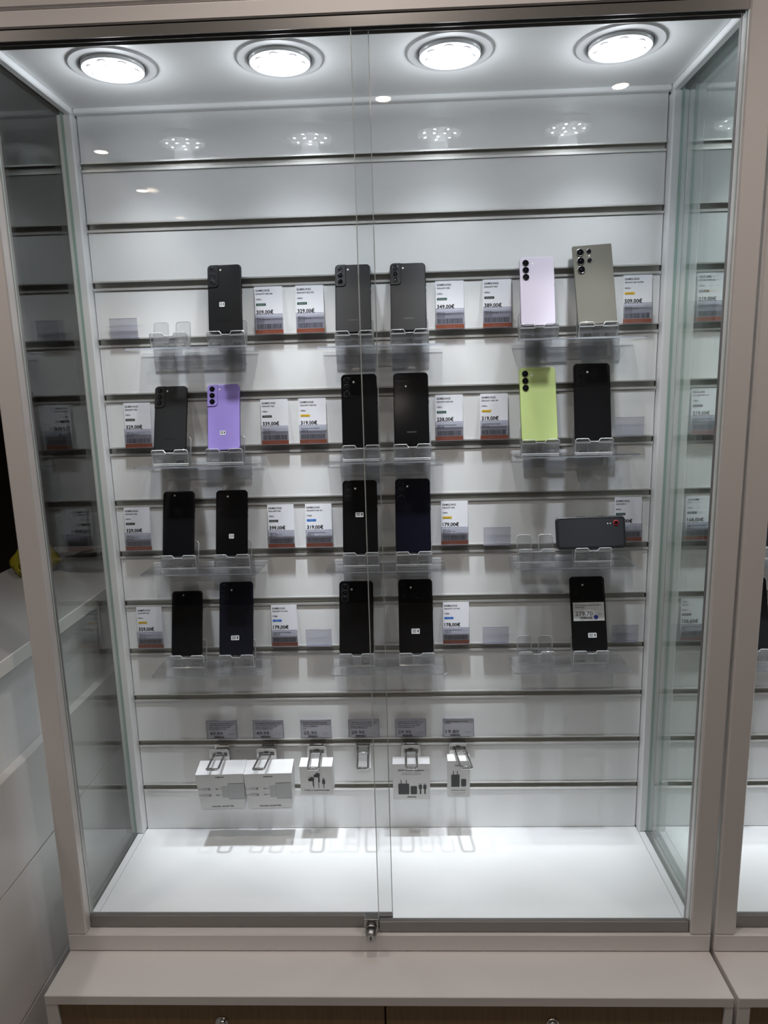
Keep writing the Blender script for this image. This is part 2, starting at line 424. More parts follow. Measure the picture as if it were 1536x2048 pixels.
    # downlights
    for lx in LIGHT_X:
        dl = empty('downlight', (lx, -.196, ZC - ZF)); dl.parent = c
        n = 72
        L = [[(r * cos(2 * pi * k / n), r * sin(2 * pi * k / n), zz) for k in range(n)] for r, zz in ((.0745, 0), (.0743, -.0022), (.0735, -.0030), (.0572, -.0034), (.0562, -.0030), (.0555, -.001))]
        MB().loops(L, 0, False, False, False).build('trim_ring', M_RING, dl)
        MB().cyl((0, 0), .0556, -.0015, -.0005, 40, axis='z').build('shadow_gap', M_BLACK, dl)
        L = [[(r * cos(2 * pi * k / n), r * sin(2 * pi * k / n), zz) for k in range(n)] for r, zz in ((.0535, -.002), (.0535, -.0085), (.052, -.0092), (.0485, -.0075))]
        MB().loops(L, 0, False, False).build('lamp_rim', M_POST, dl)
        MB().cyl((0, 0), .0488, -.0076, -.0025, 40, axis='z').build('diffuser', M_LENS, dl)
        mb = MB()
        for k, (rr, cnt, ph) in enumerate(((.014, 3, .4), (.036, 7, .1))):
            for i in range(cnt):
                a = ph + 2 * pi * i / cnt; x, y = rr * cos(a), rr * sin(a)
                q = [[(x + r2 * cos(2 * pi * j / 18), y + r2 * sin(2 * pi * j / 18), z2) for j in range(18)] for r2, z2 in ((.0085, -.0075), (.0080, -.0092), (.0066, -.0092), (.0062, -.0078))]
                mb.loops(q, 0, False, False)
                mb.cyl((x, y), .0030, -.0090, -.0076, 10, 1, 'z')
        mb.build('led_cluster', [P('led_collar', (.5, .5, .52), .3), M_DOT], dl)
        led_lamp((dx + lx, -.196, ZC - .034))
    return c

CAB = cabinet(0, 'white framed glass display cabinet holding four rows of phones')
CAB2 = cabinet(1.266, 'neighbouring white framed glass cabinet at the right picture edge')

def base_unit(dx, label):
    t = tag(empty('base_unit', (dx, 0, RZ0)), label, 'cabinet')
    z = -RZ0
    MB().bbox(-.6285, .6295, -.457, .02, -.8435 + z, -.8235 + z, .0012).build('countertop', M_LACQ, t)
    for s in (-1, 1):
        a, b = (-.6285, -.606) if s < 0 else (.6145, .6295)
        MB().bbox(a, b, -.456, .02, .0, -.8435 + z, .001).build('side_panel', M_LACQ, t)
    MB().box(-.606, .6145, -.425, .015, .001, -.844 + z).build('carcass', M_SEAM, t)
    for a, b in ((-.605, .0015), (.0045, .6135)):
        for z0, z1 in ((-1.10, -.8455), (-1.36, -1.103)):
            d = MB().bbox(a, b, -.450, -.432, z0 + z, z1 + z, .001).build('drawer', M_WOOD, t)
            cx = (a + b) / 2; lz = z1 - .040 + z; lk = MB()
            lk.cyl((cx, lz), .0115, -.4535, -.449, 24, 0); lk.cyl((cx, lz), .0085, -.4575, -.452, 24, 0)
            lk.box(cx - .0008, cx + .0008, -.458, -.457, lz - .005, lz + .005, 1)
            lk.build('drawer_lock', [M_CHROME, M_BLACK], d)
    return t
base_unit(0, 'white topped base unit with brown drawers under the phone cabinet')
base_unit(1.266, 'white topped base unit with brown drawer at lower right corner')

# counter running in depth on the left
t = tag(empty('side_counter', (-.9, 0, RZ0)), 'long white counter unit standing left of the display cabinet', 'counter')
def S(mb, name, mat):
    o = mb.build(name, mat, t); o.location = (.9, 0, -RZ0); return o
S(MB().bbox(-1.067, -.7025, -.95, .60, -.247, -.218, .001), 'worktop', P('worktop_shade_grey', (.40, .40, .41), .35))  # worktop colour greyed to stand in for the shade on its top
S(MB().bbox(-.7024, -.700, -.95, .60, -.247, -.2178, .0006), 'lit_slab_edge', P('slab_edge_lit_white', (.90, .88, .85), .35))  # edge colour whitened to stand in for light falling on the slab edge
S(MB().box(-1.05, -.722, -.94, .58, -1.38, -.2475), 'carcass', M_PANEL)
for z0, z1 in ((-.6405, -.437), (-.9185, -.6435), (-1.38, -.9215)):
    S(MB().bbox(-.7215, -.700, -.945, .59, z0, z1, .001), 'side_panel', M_LACQ)
S(MB().box(-.7215, -.706, -.94, .585, -1.375, -.45), 'seam_backing', M_SEAM)

# ------------------------------------------------------------------ acrylic shelves and stands
def make_shelf():
    t = empty('acrylic_shelf')
    w = .257; p = [(-w / 2, 0), (w / 2, 0), (w / 2, -.091), (w / 2 - .008, -.098), (-w / 2 + .004, -.098), (-w / 2, -.094)]
    n = len(p); vs = [(x, y - .0055, 0) for x, y in p] + [(x, y - .0055, -.003) for x, y in p]
    fs = [tuple(range(n)), tuple(range(2 * n - 1, n - 1, -1))] + [(i, (i + 1) % n, (i + 1) % n + n, i + n) for i in range(n)]
    MB().add(vs, fs, [0, 0] + [1] * n).build('shelf_plate', [M_ACR, M_ACRE], t)
    # rear tab: bends down against the panel
    prof = [(-.0125, -.0002), (-.008, -.001), (-.0055, -.004), (-.0045, -.009), (-.0040, -.034)]
    L = [[(x, y, z) for y, z in prof] + [(x, y - .0028, z - (.0028 if i < 2 else 0)) for i, (y, z) in reversed(list(enumerate(prof)))] for x in (-.1, .1)]
    tb = MB(); nn = len(L[0]); vs = L[0] + L[1]
    fs = [tuple(range(nn)), tuple(range(2 * nn - 1, nn - 1, -1))] + [(i, (i + 1) % nn, (i + 1) % nn + nn, i + nn) for i in range(nn)]
    mi = [1, 1] + [0] * nn; mi[2 + len(prof) - 1] = 1
    tb.add(vs, fs, mi).build('rear_tab', [M_ACR, M_ACRE], t)
    for x0 in (-.1, .04): MB().box(x0, x0 + .06, -.0045, -.0028, -.002, .018, 0).build('hook_lip', [M_ACR], t)
    return t
SHELF0 = make_shelf()

def make_stand():
    t = empty('phone_stand')
    TH = .0028
    # front wall with lip notch and two arches
    def arch(cx): return [(cx - .0095, 0), (cx - .0095, .006), (cx - .0075, .0095), (cx + .0075, .0095), (cx + .0095, .006), (cx + .0095, 0)]
    pts = [(-.039, 0)] + arch(-.0215) + [(-.006, 0), (-.005, .003), (.005, .003), (.006, 0)] + arch(.0215) + [(.039, 0), (.039, .028), (.0365, .031), (.0125, .031), (.0085, .0245), (-.0085, .0245), (-.0125, .031), (-.0365, .031), (-.039, .028)]
    shear = Matrix(((1, 0, 0, 0), (0, 1, -.20, -.0578), (0, 0, 1, 0), (0, 0, 0, 1)))
    MB().prism(pts[::-1], 0, TH, 0, 1, shear).tube([shear @ Vector((x, .0010, z)) for x, z in ((-.039, .0), (-.039, .028), (-.0365, .031), (-.0125, .031), (-.0085, .0245), (.0085, .0245), (.0125, .031), (.0365, .031), (.039, .028), (.039, 0))], .0010, 6, 1).build('front_lip', [M_STAND, M_STANDE], t)
    for cx in (-.0235, .0235):
        # cradle pad
        MB().bbox(cx - .0155, cx + .0155, -.0585, -.0470, .0225, .0250, .0006).build('cradle', [M_STAND], t)
        MB().bbox(cx - .0157, cx + .0157, -.0625, -.0585, .0218, .0242, .0005).build('cradle_highlight', [M_STANDE], t)  # white bar painted in as the highlight along the cradle front
        # back lobe with rounded top
        a = 17.; Rm = Matrix.Translation((cx, -.0462, .0)) @ Matrix.Rotation(-radians(a), 4, 'X')
        w = .0155; r = .006; o = [(-w, 0.001), (-w, .052)]
        o = [(-w, .0)] + [(-w + r - r * cos(radians(k)), .058 - r + r * sin(radians(k))) for k in range(0, 91, 18)] + [(w - r + r * sin(radians(k)), .058 - r + r * cos(radians(k))) for k in range(0, 91, 18)] + [(w, .0)]
        MB().prism(o, 0, TH, 0, 1, Rm).tube([Rm @ Vector((x, .0008, z)) for x, z in o], .0009, 6, 1).build('backrest', [M_STAND, M_STANDE], t)
        MB().bbox(cx - .0155, cx + .0155, -.056, -.030, .0, .0026, .0005).build('foot', [M_STAND], t)
    MB().bbox(-.0392, .0392, -.0598, -.0560, .0, .0018, .0004).build('base_highlight', [M_STANDE], t)  # white bar added as a painted highlight along the stand's front bottom
    return t
STAND0 = make_stand()
first = {'shelf': True, 'stand': True}
def put(kind, proto, loc, label, cat, group, rz=0):
    o = proto if first[kind] else copy_tree(proto); first[kind] = False
    o.location = loc; o.rotation_euler = (0, 0, rz); tag(o, label, cat, group); return o

ROWS = {3: 'top', 5: 'second', 7: 'third', 9: 'bottom'}
DZ = {(3, 'l'): .0035, (3, 'm'): -.0035, (3, 'r'): 0, (5, 'l'): -.0035, (5, 'm'): -.003, (5, 'r'): 0, (7, 'l'): 0, (7, 'm'): -.001, (7, 'r'): 0, (9, 'l'): .0025, (9, 'm'): .0015, (9, 'r'): .001}
SX = {'l': -.385, 'm': .014, 'r': .4155}
SN = {'l': 'left', 'm': 'middle', 'r': 'right'}
for n in (3, 5, 7, 9):
    for s in 'lmr':
        put('shelf', SHELF0, (SX[s] + {3: .006, 5: .004, 7: -.003, 9: 0}[n] * (1 if s == 'l' else .3), 0, zn(n) - .0155 + DZ[n, s]),
            f'clear acrylic shelf at the {SN[s]} of the {ROWS[n]} phone row', 'shelf', 'clear acrylic shelves on the slat wall')
for n in (7, 9):
    put('shelf', SHELF0, (.881, 0, zn(n) - .0155), f'clear acrylic shelf in the neighbouring cabinet, {"upper" if n == 7 else "lower"} one', 'shelf', 'clear acrylic shelves on the slat wall')

# ------------------------------------------------------------------ phones
def slab_loops(w, h, r, t, b, cz=0):
    L = []
    for y, ins in ((0, b), (-b * .3, b * .35), (-b, 0), (-t + b, 0), (-t + b * .3, b * .35), (-t, b)):
        L.append([(x, y, z) for x, z in rrect(w - 2 * ins, h - 2 * ins, max(r - ins, .0008), 7, 0, h / 2 + cz)])
    return L

def body_mat(name, col, rough=.3, coat=.0, spec=.5):
    return P('phone_' + name, col, rough, spec=spec, coat=coat)

def phone(label, X, n, s, tilt, lean, W_, L_, col, style, T=.0078, r=.0085, rough=.35, coat=0., frame=None, sticker=None, logo=None, spec=.22, dxc=0., side='r', extra=None):
    dz = DZ.get((n, s), 0)
    t = empty('smartphone', (X, -.0582 + T, zn(n) + .0105 + dz))
    t.rotation_euler = (Matrix.Rotation(-radians(tilt), 4, 'X') @ Matrix.Rotation(radians(lean), 4, 'Y')).to_euler()
    tag(t, label, 'phone', 'smartphones standing on acrylic stands')
    nm = label.split(' ')[0]
    mb = body_mat(f'{style}_{col[0]:.3f}_{col[1]:.3f}_{col[2]:.3f}', col, rough, coat, spec)
    mf = frame or P(f'phone_frame_{col[0]:.2f}_{col[2]:.2f}', tuple(c * .55 for c in col), .25, .6)
    b = .0012 if style == 'ultra' else .0022
    LL = slab_loops(W_, L_, r, T, b)
    o = MB(); o.loops(LL[:5], 1, True, False); o.loops(LL[4:], 0, False, True)
    o.build('body', [mb, mf], t)
    y = -T
    def lens(cx, cz, rad, ringm=M_LENSR, ringw=.0016, hgt=.0016, y0=y):
        g = MB().cyl((cx, cz), rad - ringw, y0 - hgt - .0002, y0, 24, 0)
        g = g.build('camera_lens', M_LENSG, t)
        q = []
        for rr, yy in ((rad, y0), (rad, y0 - hgt * .8), (rad - .0004, y0 - hgt), (rad - ringw, y0 - hgt), (rad - ringw, y0 - hgt * .3)):
            q.append([(cx + rr * cos(2 * pi * k / 28), yy, cz + rr * sin(2 * pi * k / 28)) for k in range(28)])
        MB().loops(q, 0, False, False).build('lens_ring', ringm, g)
        MB().cyl((cx - rad * .12, cz + rad * .1), rad * .22, y0 - hgt - .0004, y0 - hgt - .0001, 12).build('aperture', P('lens_core', (.03, .03, .05), .1), g)
    def flash(cx, cz, rad=.0022, m=M_FLASH):
        MB().cyl((cx, cz), rad, y - .0003, y + .0002, 16).build('camera_flash', m, t)
    x0 = -W_ / 2
    if style == 'contour':
        # island that grows out of the corner and the side frame
        iw, ih = .0225, .0480; cx = x0 + iw / 2 + .0004; cz = L_ - ih / 2 - .0008
        Lp = []
        for yy, ins in ((y + .0004, -.0), (y - .0010, .0), (y - .0016, .0008)):
            pts = []
            for sx, sz, a0, rr in ((1, 1, 0, .0014), (-1, 1, 90, .0080), (-1, -1, 180, .0012), (1, -1, 270, .0075)):
                for i in range(7):
                    a = radians(a0 + 90 * i / 6)
                    pts.append((cx + sx * (iw / 2 - ins - rr) + rr * cos(a), yy, cz + sz * (ih / 2 - ins - rr) + rr * sin(a)))
            Lp.append(pts)
        isl = MB().loops(Lp, 0, False, True).build('camera_island', extra or mb, t)
        for k in range(3): lens(cx - .0004, L_ - .0105 - .0140 * k, .0058, M_LENSR, .0008, .0008, y - .0016)
        flash(x0 + .0272, L_ - .0115, .0019)
    elif style == 'three':
        for k in range(3): lens(x0 + .0125, L_ - .0135 - .0150 * k, .0066, extra or M_LENSR, .0009, .0016)
        flash(x0 + .0270, L_ - .0145 if W_ < .074 else L_ - .0175)
    elif style == 'ultra':
        for k in range(3): lens(x0 + .0145, L_ - .0150 - .0178 * k, .0078, M_LENSS, .0010, .0022)
        lens(x0 + .0325, L_ - .0135, .0050, M_LENSS, .0007, .0012); lens(x0 + .0325, L_ - .0320, .0050, M_LENSS, .0007, .0012)
        flash(x0 + .0325, L_ - .0228, .0014)
    elif style == 'island':
        iw, ih = .0320, .0390; cx = x0 + iw / 2 + .0035; cz = L_ - ih / 2 - .0040
        MB().prism(rrect(iw, ih, .007, 6, cx, cz), y - .0014, y + .0003).build('camera_island', mb, t)
        for k in range(3): lens(cx - .0065, L_ - .0115 - .0120 * k, .0052, M_LENSR, .0006, .0006, y - .0014)
        lens(cx + .0070, L_ - .0120, .0030, M_LENSR, .0006, .0006, y - .0014)
        MB().cyl((cx + .0072, L_ - .030), .0016, y - .0019, y - .0012, 16).build('camera_flash', M_FLASH, t)
    elif style == 'pill':
        iw, ih = .0180, .0430; cx = x0 + iw / 2 + .0045; cz = L_ - ih / 2 - .0050
        MB().prism(rrect(iw, ih, .0086, 6, cx, cz), y - .0012, y + .0003).build('camera_island', extra or P('gloss_black_island', (.01, .01, .011), .08), t)
        for k in range(3): lens(cx, L_ - .0130 - .0135 * k, .0055, M_LENSR, .0006, .0005, y - .0012)
        flash(x0 + .0285, L_ - .0190)
    elif style == 'screen':
        MB().prism(rrect(W_ - .005, L_ - .005, r - .0015, 6, 0, L_ / 2), y - .0003, y + .0001).build('screen', P('black_display_glass', (.004, .004, .005), .06, spec=.3), t)
        MB().cyl((dxc, L_ - .0100), .0019, y - .0006, y - .0002, 16).build('front_camera', P('front_camera_glint', (.45, .45, .47), .2), t)
    # side buttons
    bx = -W_ / 2 if side == 'l' else W_ / 2
    for z0, z1 in ((L_ * .66, L_ * .76), (L_ * .57, L_ * .62)):
        MB().bbox(bx - .0006, bx + .0006, -T * .68, -T * .34, z0, z1, .0003).build('side_button', mf, t)
    if sticker:
        sx, sz, sw, sh = sticker
        g = MB(); g.prism(rrect(sw, sh, .0012, 3, sx, sz), y - .00035, y + .0001, 0)
        for k in range(4): g.quad(sx - sw * .38, sx + sw * (.05 if k % 2 else .12), y - .0005, sz + sh * (.26 - .18 * k), sz + sh * (.34 - .18 * k), 1)
        g.box(sx + sw * .22, sx + sw * .38, y - .0005, y - .0003, sz - sh * .22, sz + sh * .30, 1)
        g.build('sticker', [M_STICK, M_DGREY], t)['label'] = 'small white printed sticker'
    if logo:
        g = MB(); text(g, 'SAMSUNG', 0, logo[0], .0030, y - .00025, .0200, align='c', bold=.03); g.build('wordmark', logo[1], t)
    return t

GRAPH = (.013, .0135, .014); PHANT = (.0045, .0045, .005); MID = (.005, .0053, .006)
LOGO_D = P('dark_logo_ink', (.004, .004, .005), .3)
LOGO_L = P('silver_logo_ink', (.11, .11, .12), .3, .5)
LOGO_P = P('purple_logo_ink', (.30, .20, .50), .3, .3)
ph = phone
ph('matt black phone with contour camera island and tiny square sticker, top row', -.3071, 3, 'l', 14.5, -1, .0706, .146, (.006, .0063, .007), 'contour', sticker=(-.006, .061, .011, .010), logo=(.026, LOGO_D))
ph('dark grey phone with contour island, left of the pair on the top middle shelf', -.0414, 3, 'm', 19, -.3, .0742, .150, MID, 'contour', logo=(.026, LOGO_D), rough=.45)
ph('dark grey phone with contour island, right of the pair on the top middle shelf', .0729, 3, 'm', 19.5, 0, .0742, .150, (.004, .0043, .0050), 'contour', logo=(.026, LOGO_D), rough=.45)
ph('pale lavender pink phone with three separate lenses, top row', .3375, 3, 'r', 16, .5, .0709, .1463, (.66, .60, .70), 'three', rough=.12, frame=P('lavender_frame', (.45, .38, .48), .25, .6), spec=.5)
ph('tall square cornered titanium grey phone with five lenses, top row', .4577, 3, 'r', 13, -2.6, .0795, .1645, (.155, .147, .125), 'ultra', T=.0086, r=.0020, rough=.22, frame=P('titanium_frame', (.22, .21, .18), .3, .8), spec=.5)
ph('black phone with contour camera island beside the purple phone', -.4453, 5, 'l', 19.5, -.3, .0706, .146, (.005, .0052, .0056), 'contour', logo=(.026, LOGO_D))
ph('bright purple phone with contour island and small white sticker, second row', -.3275, 5, 'l', 18, -1.2, .0706, .146, (.33, .25, .62), 'contour', rough=.3, sticker=(-.002, .038, .0125, .0095), frame=P('violet_frame', (.25, .19, .45), .3, .6))
ph('glossy black phone with three thin ringed lenses, left on second row middle shelf', -.0347, 5, 'm', 15, -.6, .0767, .158, PHANT, 'three', rough=.10, extra=P('thin_grey_ring', (.16, .16, .165), .25, .8))
ph('black phone with square four lens island and silver wordmark, second row middle', .0747, 5, 'm', 15, 0, .0748, .158, PHANT, 'island', rough=.14, logo=(.028, LOGO_L))
ph('lime green phone with three black lenses on the second row', .3442, 5, 'r', 13, -.7, .0767, .158, (.50, .60, .24), 'three', rough=.12, frame=P('lime_frame', (.30, .38, .10), .3, .6), extra=P('lime_lens_ring', (.12, .13, .09), .2, .7))
ph('glossy black phone with slim oval camera strip beside the lime phone', .4557, 5, 'r', 12.5, .3, .0765, .163, (.006, .006, .0065), 'pill', rough=.05, coat=.5)
ph('plain black phone showing its dark screen, left on third row', -.4461, 7, 'l', 16.5, -.1, .0706, .146, PHANT, 'screen', dxc=-.0085)
ph('black phone with three lenses and tilted white square sticker, third row left', -.3269, 7, 'l', 16.5, -.2, .0709, .146, PHANT, 'three', rough=.16, sticker=(0, .043, .011, .010), extra=P('faint_ring', (.05, .05, .052), .2, .7))
ph('black phone with oval camera strip and white sticker at mid height, third row', -.0423, 7, 'm', 16.5, 0, .0767, .163, PHANT, 'pill', rough=.12, sticker=(-.001, .086, .0175, .0105))
ph('midnight navy phone with three ringed lenses on the third row', .0736, 7, 'm', 16.5, .4, .0775, .164, (.005, .0055, .011), 'three', rough=.12, extra=P('thin_navy_ring', (.12, .12, .15), .2, .8))
ph('plain black phone showing its dark screen, left on bottom row', -.4458, 9, 'l', 17, -.4, .0706, .148, PHANT, 'screen', dxc=-.0080)
ph('tall blue black phone with single visible flash and sticker low down, bottom row', -.3324, 9, 'l', 16.8, -.3, .0777, .167, (.008, .009, .016), 'pill', rough=.14, extra=P('navy_island', (.008, .009, .016), .12), sticker=(-.002, .040, .0185, .0105))
ph('black phone with vertical lens strip and no sticker, bottom row middle shelf', -.0590, 9, 'm', 16.7, .4, .0775, .165, PHANT, 'pill', rough=.14, extra=P('soft_black_island', (.014, .014, .015), .15))
ph('black phone with white sticker on lower back, bottom row middle shelf', .0761, 9, 'm', 16.6, .1, .0775, .167, PHANT, 'pill', rough=.14, extra=P('deep_black_island', (.002, .002, .002), .1), sticker=(-.001, .050, .0185, .0115))
p21 = ph('black phone with large white 279.70 price sticker across its back, bottom row', .4633, 9, 'r', 16.4, -.4, .0777, .167, (.005, .005, .0055), 'pill', rough=.06, coat=.4, extra=P('deep_black_island', (.002, .002, .002), .1), sticker=(.006, .036, .0185, .0105))
ph('dark phone behind the right post in neighbouring cabinet, lower one', .820, 9, 'x', 16.5, 0, .0775, .160, (.013, .0135, .015), 'pill', rough=.3)
ph('dark phone at right picture edge in neighbouring cabinet, upper one', .826, 7, 'x', 16.5, 0, .0775, .160, (.008, .009, .012), 'pill', rough=.2)
# big price sticker on the back of the last phone
g = MB(); y = -.0078; zc = .0885
g.quad(-.0340, .0350, y - .0003, zc - .0205, zc + .0205, 0)
text(g, 'Samsung Galaxy A26 5G 128 G', -.0295, zc + .0130, .0028, y - .0006, .058, 1, .012)
text(g, '(Noir) Neuf', -.0295, zc + .0082, .0028, y - .0006, .021, 1, .012)
text(g, '279.70', -.0290, zc - .0085, .0090, y - .0006, .038, 1, .0)
text(g, 'EU', .0215, zc - .0080, .0042, y - .0006, .0075, 2, .0)
barcode(g, -.0195, .0075, zc - .0163, zc - .0113, y - .0006, 24, 4, 1)
text(g, '* 1 0 3 9 1  1 1 7 9 4 1 2 *', -.0210, zc - .0195, .0016, y - .0006, .030, 1, .0)
g.prism(rrect(.0096, .0096, .0047, 6, .0160, zc - .0125), y - .0008, y - .0003, 3)
g.build('price_sticker', [M_STICK, M_DGREY, M_BGREY2, M_BLUE], p21)['label'] = 'white 279.70 price sticker with blue dot'

# landscape rugged phone
t = tag(empty('smartphone', (.4590, -.0500, zn(7) + .0105)), 'black rugged phone lying sideways with red ringed camera, third row', 'phone', 'smartphones standing on acrylic stands')
t.rotation_euler = (Matrix.Rotation(-radians(15), 4, 'X') @ Matrix.Rotation(radians(-.8), 4, 'Y')).to_euler()
mR = P('rugged_shell', (.016, .016, .018), .3); mR2 = P('rugged_back', (.030, .030, .034), .25)
o = MB(); o.loops(slab_loops(.150, .0712, .0095, .0092, .0028), 0); o.build('body', mR, t)
MB().prism(rrect(.139, .060, .006, 6, 0, .0356), -.0097, -.009).build('back_cover', mR2, t)
g = MB().cyl((.0545, .0555), .0040, -.0112, -.0095, 24).build('camera_lens', M_LENSG, t)
q = [[(.0545 + rr * cos(2 * pi * k / 28), yy, .0555 + rr * sin(2 * pi * k / 28)) for k in range(28)] for rr, yy in ((.0058, -.0095), (.0058, -.0108), (.0048, -.0114), (.0040, -.0108))]
MB().loops(q, 0, False, False).build('lens_ring', M_RED, g)
for x in (.0365, .0420): MB().cyl((x, .0545), .0012, -.0102, -.0095, 12).build('camera_flash', M_FLASH, t)
for x0, x1 in ((-.03, -.01), (.02, .03)): MB().bbox(x0, x1, -.0060, -.0030, .0704, .0720, .0003).build('side_button', mR, t)

# stands: one under each phone, and the empty ones
ST = [(3, 'l', -.3071, 'under the matt black phone on the top row'), (3, 'l', -.427, 'empty at the far left of the top row'),
      (3, 'm', -.0414, 'under the left grey phone on the top middle shelf'), (3, 'm', .0729, 'under the right grey phone on the top middle shelf'),
      (3, 'r', .3375, 'under the pale lavender phone'), (3, 'r', .4577, 'under the titanium grey phone'),
      (5, 'l', -.4453, 'under the black phone left of the purple one'), (5, 'l', -.3275, 'under the bright purple phone'),
      (5, 'm', -.0347, 'under the ringed lens black phone on the second row'), (5, 'm', .0747, 'under the black phone with silver wordmark'),
      (5, 'r', .3442, 'under the lime green phone'), (5, 'r', .4557, 'under the black phone beside the lime one'),
      (7, 'l', -.4461, 'under the dark screen phone on the third row'), (7, 'l', -.3269, 'under the phone with the tilted square sticker'),
      (7, 'm', -.0423, 'under the third row phone with mid height sticker'), (7, 'm', .0736, 'under the midnight navy phone'),
      (7, 'r', .3400, 'empty beside the sideways phone'), (7, 'r', .4610, 'under the sideways rugged phone'),
      (9, 'l', -.4458, 'under the dark screen phone on the bottom row'), (9, 'l', -.3324, 'under the tall blue black phone on the bottom row'),
      (9, 'm', -.0590, 'under the bottom row phone without sticker'), (9, 'm', .0761, 'under the stickered phone on the bottom middle shelf'),
      (9, 'r', .3430, 'empty at the left of the bottom right shelf'), (9, 'r', .4633, 'under the phone with the 279.70 sticker'),
      (9, 'x', .820, 'under the lower phone in the neighbouring cabinet'), (7, 'x', .826, 'under the upper phone in the neighbouring cabinet')]
for n, s, X, d in ST:
    put('stand', STAND0, (X + .001, 0, zn(n) - .0155 + DZ.get((n, s), 0) + .0005), 'clear acrylic phone stand ' + d, 'phone stand', 'clear acrylic phone stands')

# ------------------------------------------------------------------ price cards and pockets
def make_holder():
    t = empty('ticket_pocket')
    MB().box(-.0300, .0300, -.0135, -.0128, .0, .0405, 0).build('front_film', M_HOLD, t)
    g = MB().box(-.0300, .0300, -.0142, -.0125, .0395, .0408, 0)
    g.box(-.0300, .0300, -.0142, -.0020, -.0010, .0004, 0)
    g.build('pocket_rim', sheet('pocket_rim_film', (.78, .78, .83), .12, solid=.35, solid_col=(.75, .76, .85)), t)
    g = MB().box(-.0300, .0300, -.0125, -.0118, .0, .0405, 0)
    g.build('rear_film', sheet('rear_pocket_film', (.965, .965, .978), .04), t)
    return t
HOLD0 = make_holder(); first['hold'] = True

COND = {'green': 'TRES BON ETAT', 'black': 'TRES BON ETAT', 'yellow': 'BON ETAT', 'blue': 'NEUF'}
def card(k, cx, z0, price, brand, model, cap, cond, label, small=None, seed=1):
    Wc, Hc = .0595, .0985
    t = tag(empty('price_card', (cx, -.0108, z0), (-radians(4.2), 0, 0)), label, 'price card', 'printed price cards on the slat wall')
    x0 = -Wc / 2; zz = lambda v: Hc * (1 - v); xx = lambda u: x0 + u * Wc
    g = MB(); g.box(x0, x0 + Wc, 0, .0004, 0, Hc, 0)
    g.build('card_sheet', [M_CARD], t)
    MB().quad(x0, x0 + Wc, -.00012, zz(.895), zz(.605), 0).build('grey_print', M_CARDG, t)
    g = MB(); y = -.0003
    text(g, brand, xx(.05), zz(.100), .0042, y, Wc * (.50 if brand == 'SAMSUNG' else .42 if len(brand) > 3 else .2), 0, .010)
    text(g, model, xx(.05), zz(.162), .0028, y, Wc * min(.66, .046 * len(model)), 0, .02)
    text(g, cap, xx(.05), zz(.278), .0028, y, Wc * .20, 0, .015)
    text(g, price, xx(.05), zz(.570), .0076, y, Wc * .61, 0, .026)
    for i, s_ in enumerate(small or ['Batterie : 4G', 'Camera principale : 50 mp', 'Memoire : 8 Go', 'Etat : correct']):
        text(g, s_, xx(.06), zz(.668 + .032 * i), .0019, y, Wc * .0185 * len(s_), 0, .03)
    g.build('printed_text', M_INK, t)
    g = MB(); g.quad(xx(.05), xx(.40), y, zz(.398), zz(.350), 0)
    text(g, COND[cond], xx(.225), zz(.385), .0014, y - .0002, Wc * (.26 if cond != 'blue' else .12), 1, .01, 'c')
    g.build('condition_badge', [M_BADGE[cond], M_BTXT if cond != 'yellow' else M_INK], t)
    g = MB(); barcode(g, xx(.05), xx(.95), zz(.892), zz(.785), y, 32, seed); g.build('barcode', M_INK, t)
    g = MB(); g.quad(x0, x0 + Wc, y, 0, zz(.905), 0); text(g, 'GARANTIE 1 AN', 0, zz(.965), .0022, y - .0002, Wc * .40, 1, .01, 'c')
    g.build('warranty_band', [M_ORANGE, M_PALE], t)
    put('hold', HOLD0, (cx, 0, z0 + .0005), POCKET(label), 'ticket pocket', 'clear ticket pockets')
    return t
def POCKET(label):
    return 'clear pocket holding the ' + label.replace('white ', '').replace(' second highest', ', second from top,').replace(' with yellow badge', '').replace(' with blue badge', '')
SM2 = ['Appareil photo Principal : Megapixels', 'Couleur : noir', 'Memoire : 6 Go']
